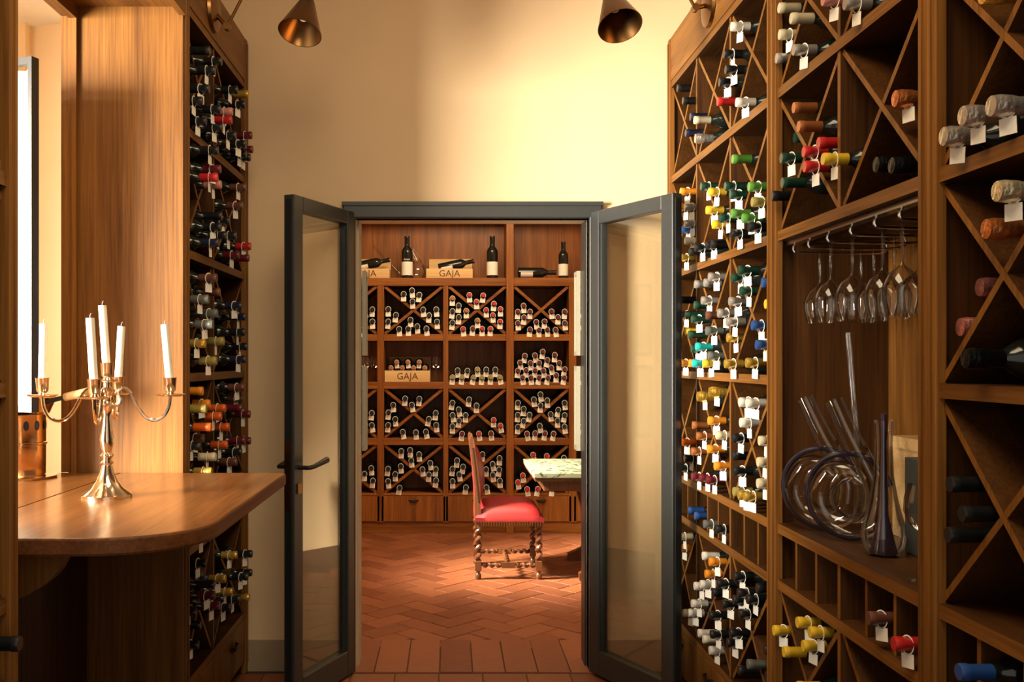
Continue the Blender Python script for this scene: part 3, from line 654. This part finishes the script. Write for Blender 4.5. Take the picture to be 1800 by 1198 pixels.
def big_bottle(tip, M, sc, lab, lettered=False, grp='large bottles on the top shelf'):
    ax = M @ Vector((0, 0, 1)); o = link('magnum_bottle', BODY); o.matrix_world = Matrix.Translation(Vector(tip)-ax*.3*sc) @ M @ Matrix.Diagonal((sc*1.2, sc*1.2, sc, 1))
    link('capsule', capmesh('k', False), o)
    n = 14; v = [(.0336*math.cos(PI*(k/n)-PI), .0336*math.sin(PI*(k/n)-PI), z) for z in (.02, .115) for k in range(n+1)]
    child('paper_label', v, [(k, k+1, n+2+k, n+1+k) for k in range(n)], LABEL, o, True)
    if lettered:
        q = text('label_lettering', 'GAJA', .016, (0, 0, 0), (PI/2, 0, 0), LABEL, None); q.parent = o; q.location = (0, -.0343, .126)
    tag(o, lab, 'bottle', grp); return o
I4 = Matrix.Identity(4)
sa = 2.0775
big_bottle((bx_(715), YS+.07, sa+.345), I4, 1.15, 'tall dark bottle with white label standing left of the centre crate', True)
big_bottle((bx_(866), YS+.07, sa+.345), I4, 1.15, 'tall dark bottle with white label standing left of the tall post', False)
big_bottle((bx_(992), YS+.07, sa+.3), I4, 1.0, 'dark bottle with cream label standing at the right end of top shelf')
LY = Matrix.Rotation(PI/2, 4, 'Y')
LY2 = Matrix.Rotation(math.radians(78), 4, 'Y') @ Matrix.Rotation(PI/2, 4, 'Z')
big_bottle((bx_(980), YS+.1, sa+.05), Matrix.Rotation(PI/2, 4, 'Y') @ Matrix.Rotation(PI/2, 4, 'Z'), 1.05, 'label-covered dark bottle lying on its side on the top shelf')
big_bottle((bx_(834), YS+.1, sa+.145), LY2, 1.0, 'dark bottle lying in the centre crate with its neck raised')
big_bottle((bx_(684), YS+.1, sa+.155), LY2, 1.0, 'dark bottle lying in the crate beside the left door jamb')
for i in range(7):
    p = Vector((bx_(686.5+i*10), YS+.026, 1.345+.047*(i % 2)))
    bottle(p, MBK, 'c', True, 0, 'in the lettered crate of the open row, back room shelf', p.x, 'bottles in the wooden crate')
dg = thing('decanter', 'round glass decanter with leaning neck behind the top shelf bottle', 'decanter', (bx_(732), YS+.2, sa))
lathe('vessel', [(0, .003), (.05, 0), (.07, .03), (.078, .07), (.066, .11), (.04, .14), (.025, .17)], (bx_(732), YS+.2, sa), GL, dg, 28)
tube('neck', [(bx_(732), YS+.2, sa+.165), (bx_(722), YS+.22, sa+.26)], [.025, .018], GL, dg, 14, False)
tag(tube('glass_pipette', [(bx_(706), YS+.3, sa+.03), (bx_(650), YS+.33, sa+.31)], .006, GL, None, 10, False), 'long thin glass tube leaning behind the left crate, top shelf', 'glass tube')
def wine_glass(name, c, up, sc, lab, grp):
    pr = [(.034, 0), (.035, .002), (.008, .006), (.004, .012), (.0035, .1), (.008, .108), (.03, .125), (.043, .155), (.041, .185), (.034, .215)]
    pr = [(r*sc, z*sc if up else -z*sc) for r, z in pr]
    o = lathe(name, pr, c, GL, None, 24); tag(o, lab, 'glass', grp); return o
for x, D, w_ in ((641, YS+.05, 'leftmost of two stemmed glasses beside the door jamb, open row'), (655, YS+.12, 'second stemmed glass from the door jamb in the open row'), (766, YS+.1, 'stemmed glass standing right of the tagged-bottle crate')):
    wine_glass('wine_glass', (bx_(x), D, 1.2315), True, .95, w_, 'glasses on the back room shelf')

# ---------------------------------------------------------------- chair and table
ch = thing('side_chair', 'red leather chair with barley-twist legs in the back room', 'chair', (.38, 6.45, 0))
def twist(name, p0, p1, r, par, turns=5):
    p0, p1 = Vector(p0), Vector(p1); d = (p1-p0); L = d.length; k = 40; u1 = d.normalized().orthogonal(); u2 = d.normalized().cross(u1)
    pts = [p0+d*i/k for i in range(k+1)]; P = [p+(u1*math.cos(2*PI*turns*i/k)+u2*math.sin(2*PI*turns*i/k))*r*.38 for i, p in enumerate(pts)]
    return tube(name, P, r*.78, WCH, par, 8)
def leg(x, y, back):
    box('leg_block', x-.021, x+.021, y-.021, y+.021, .055, .12, WCH, ch, .003)
    lathe('foot', [(0, 0), (.014, 0), (.021, .014), (.02, .03), (.012, .04), (.016, .055)], (x, y, 0), WCH, ch, 14)
    twist('leg', (x, y, .115), (x, y, .335), .019, ch, 4)
    box('leg_top', x-.021, x+.021, y-.021, y+.021, .33, .40, WCH, ch)
xb, xf_ = .185, .575; yn, yf_ = 6.22, 6.68
for x in (xb, xf_):
    for y in (yn, yf_): leg(x, y, x == xb)
for y in (yn, yf_):
    for a, b in ((xb+.02, .335), (.425, xf_-.02)): twist('side_stretcher', (a, y, .09), (b, y, .09), .014, ch, 3)
    box('stretcher_block', .335, .425, y-.017, y+.017, .073, .107, WCH, ch)
    v, f = prism([(xb-.02, .4), (xb+.018, .4), (xb+.012, .6), (xb-.028, .9), (xb-.05, .915), (xb-.058, .89), (xb-.022, .6)], 'y', y-.017, y+.017); obj('back_post', v, f, WCH, ch)
twist('cross_stretcher', (.38, yn+.017, .09), (.38, yf_-.017, .09), .014, ch, 5)
box('seat_rail', xb-.015, xf_+.02, yn-.02, yf_+.02, .375, .402, WCH, ch)
N = 12; m_ = MB()
for i in range(N+1):
    for j in range(N+1):
        a, b = i/N, j/N; e = (1-(2*a-1)**6)*(1-(2*b-1)**6); dome = (1-(2*a-1)**2)*(1-(2*b-1)**2)
        m_.v.append((xb-.02+(xf_-xb+.05)*a, yn-.035+(yf_-yn+.07)*b, .40+.055*e**.5+.045*dome))
m_.f = [(i*(N+1)+j, (i+1)*(N+1)+j, (i+1)*(N+1)+j+1, i*(N+1)+j+1) for i in range(N) for j in range(N)]
v0 = len(m_.v); per = [i*(N+1) for i in range(N+1)]+[N*(N+1)+j for j in range(1, N+1)]+[i*(N+1)+N for i in range(N-1, -1, -1)]+[j for j in range(N-1, 0, -1)]
m_.v += [(m_.v[i][0], m_.v[i][1], .365) for i in per]; n = len(per); m_.f += [(per[k], v0+k, v0+(k+1) % n, per[(k+1) % n]) for k in range(n)]
seat = m_.build('seat', RED, ch, True)
m_ = MB()
for k in range(26):
    x = xb-.015+k*.0165
    for y in (yn-.037, yf_+.037): m_.box(x-.0035, x+.0035, y-.002, y+.002, .345, .378)
m_.build('seat_fringe', NAIL, seat)
m_ = MB()
for i in range(N+1):
    for j in range(N+1):
        a, b = i/N, j/N; z = .5+.35*b; dome = (1-(2*a-1)**2)*(1-(2*b-1)**2); xx = xb+.014-.045*(z-.5)/.4
        m_.v.append((xx+.052*dome**.6, yn+.0+(yf_-yn)*a, z))
m_.f = [(i*(N+1)+j, (i+1)*(N+1)+j, (i+1)*(N+1)+j+1, i*(N+1)+j+1) for i in range(N) for j in range(N)]
bk = m_.build('back_pad', RED, ch, True)
v, f = prism([(xb-.018, .5), (xb+.014, .5), (xb-.026, .85), (xb-.046, .85)], 'y', yn+.017, yf_-.017); obj('back_board', v, f, RED, ch)
m_ = MB()
for k in range(24):
    z = .5+k*.0148; x = xb-.0-.045*(z-.5)/.4
    m_.box(x-.004, x+.004, yn-.021, yn-.016, z, z+.007)
m_.build('nail_row', NAIL, bk)
tb = thing('marble_table', 'marble-topped wooden table beside the red chair', 'table', (1.0, 6.5, 0))
box('table_top', .53, 1.5, 6.07, 6.95, .665, .70, MARBLE, tb, .006); box('table_edge', .54, 1.49, 6.08, 6.94, .645, .665, WCH, tb)
box('apron', .6, 1.43, 6.14, 6.88, .575, .645, WCH, tb, .004)
for y in (6.2, 6.82):
    v, f = prism([(.83, 0), (1.2, 0), (1.2, .045), (1.1, .09), (1.06, .2), (1.1, .36), (1.14, .5), (1.2, .575), (.83, .575), (.89, .5), (.93, .36), (.97, .2), (.93, .09), (.83, .045)], 'y', y-.03, y+.03); obj('trestle', v, f, WCH, tb)
box('stretcher', .99, 1.04, 6.23, 6.79, .16, .21, WCH, tb)

# ---------------------------------------------------------------- glass rack, glasses, decanters in the niche
gr = thing('glass_hanger', 'chrome wire hanger for wine glasses under the oak shelf', 'rack', (1.15, 2.5, 1.73))
box('mounting_strip', 1.02, 1.05, 2.03, 2.93, 1.755, 1.768, CHROME, gr)
for D in (2.88, 2.76, 2.62, 2.47, 2.33, 2.20, 2.09):
    tube('rail', smooth_path([(1.03, D, 1.757), (1.025, D, 1.735), (1.06, D, 1.728), (1.28, D, 1.728), (1.3, D, 1.76)], 5), .004, CHROME, gr, 8)
gn = 0
GPOS = [(2.82, (1.08, 1.2)), (2.69, (1.06, 1.18)), (2.545, (1.06, 1.17)), (2.4, (1.075, 1.165)), (2.265, (1.06,))]
ordn = ['first', 'second', 'third', 'fourth', 'fifth']
for i, (D, xs) in enumerate(GPOS):
    for j, X in enumerate(xs):
        wine_glass('wine_glass', (X, D, 1.741), False, 1.04, 'upside-down wine glass hanging in the %s, %s pair from the door' % (('front row', 'rear row')[j], ordn[i]), 'wine glasses hanging from the chrome hanger')
def decanter_tall(c, lab):
    t = thing('decanter', lab, 'decanter', c, 'glass decanters in the niche')
    lathe('vessel', [(0, .002), (.035, 0), (.05, .02), (.055, .05), (.048, .085), (.034, .14), (.024, .2), (.021, .28), (.024, .34)], c, GL, t, 28)
    lathe('punt', [(.035, .004), (.03, .02), (.012, .1), (.008, .25), (.008, .355), (0, .36)], c, mat('smoked_glass', (.05, .03, .06), .1), t, 16)
decanter_tall((1.1, 2.45, .917), 'tall clear decanter with dark inner spout in front of the niche')
DARKREFL = mat('dark_glass_rim', (.02, .015, .025), .12)  # dark reflection in the glass, put in as a colour
def decanter_loop(c, lab, yaw, lean):
    t = thing('decanter', lab, 'decanter', c, 'glass decanters in the niche'); c = Vector(c); R = Matrix.Rotation(yaw, 3, 'Z')
    def P(a, z): return c+R @ Vector((a, 0, z))
    pts = [P(-.02+lean, .385), P(.02+lean*.6, .28), P(.065, .17), P(.075, .11), P(.055, .055), P(0, .039), P(-.055, .06), P(-.078, .115), P(-.05, .175), P(0, .19), P(.035, .165)]
    sp = smooth_path(pts, 6); n = len(sp)
    tube('vessel', sp, [(.024+.012*min(1, i/n*2.2))*(1 if i < n*.8 else max(.25, 1-(i/n-.8)*3)) for i in range(n)], GL, t, 16, False)
    ring = [P(.115*math.cos(a), .1245+.115*math.sin(a)) for a in [PI*.1+k*PI*1.5/36 for k in range(37)]]
    tube('dark_rim', ring, .008, DARKREFL, t, 8)  # dark tube modelled in place of the reflection along the glass edge
decanter_loop((1.09, 2.64, .915), 'loop-shaped glass decanter with dark reflection on its edge, nearer to the tall decanter', -.75, -.02)
decanter_loop((1.075, 2.79, .915), 'loop-shaped glass decanter with dark reflection on its edge, furthest left in the niche', -.75, -.03)
tag(tube('glass_pipette', [(1.2, 2.8, .93), (1.17, 2.84, 1.49)], .008, GL, None, 12, False), 'long thin glass tube leaning behind the loop-shaped decanters', 'glass tube')
cb = thing('wine_case', 'pale wooden wine case standing behind the tall decanter', 'crate', (1.29, 2.6, .915))
box('case_body', 1.255, 1.332, 2.47, 2.74, .916, 1.165, PINE, cb); box('case_lid', 1.25, 1.334, 2.465, 2.745, 1.165, 1.196, PINE, cb)
tag(box('gift_box', 1.172, 1.245, 2.36, 2.49, .916, 1.16, mat('slate_card', (.07, .085, .085), .6), None, .002), 'dark slate-grey gift box at the right of the niche', 'box')
wine_glass('wine_glass', (1.06, 2.16, .916), True, 1.0, 'stemmed glass standing at the niche edge beside the grey box', 'glasses in the niche')

# ---------------------------------------------------------------- labels of the bottles
ORD = ['first', 'second', 'third', 'fourth', 'fifth', 'sixth', 'seventh', 'eighth', 'ninth', 'tenth', 'eleventh', 'twelfth', 'thirteenth', 'fourteenth', 'fifteenth', 'sixteenth', 'seventeenth', 'eighteenth', 'nineteenth', 'twentieth', 'twenty-first', 'twenty-second', 'twenty-third', 'twenty-fourth']
bins = {}
for e in BOT: bins.setdefault((e[1], e[3]), []).append(e)
for (col, bt), L_ in bins.items():
    L_.sort(key=lambda e: e[4])
    for i, e in enumerate(L_):
        side = 'left' if 'back room' in bt else 'top'
        pos = '' if len(L_) == 1 else '%s from %s, ' % (ORD[i], side)
        tag(e[0], '%s-capped bottle%s%s' % (col.replace(' ', '-'), ', ' if not bt.startswith(('in ', 'poking')) or pos else ' ', pos+bt), 'bottle', e[5])
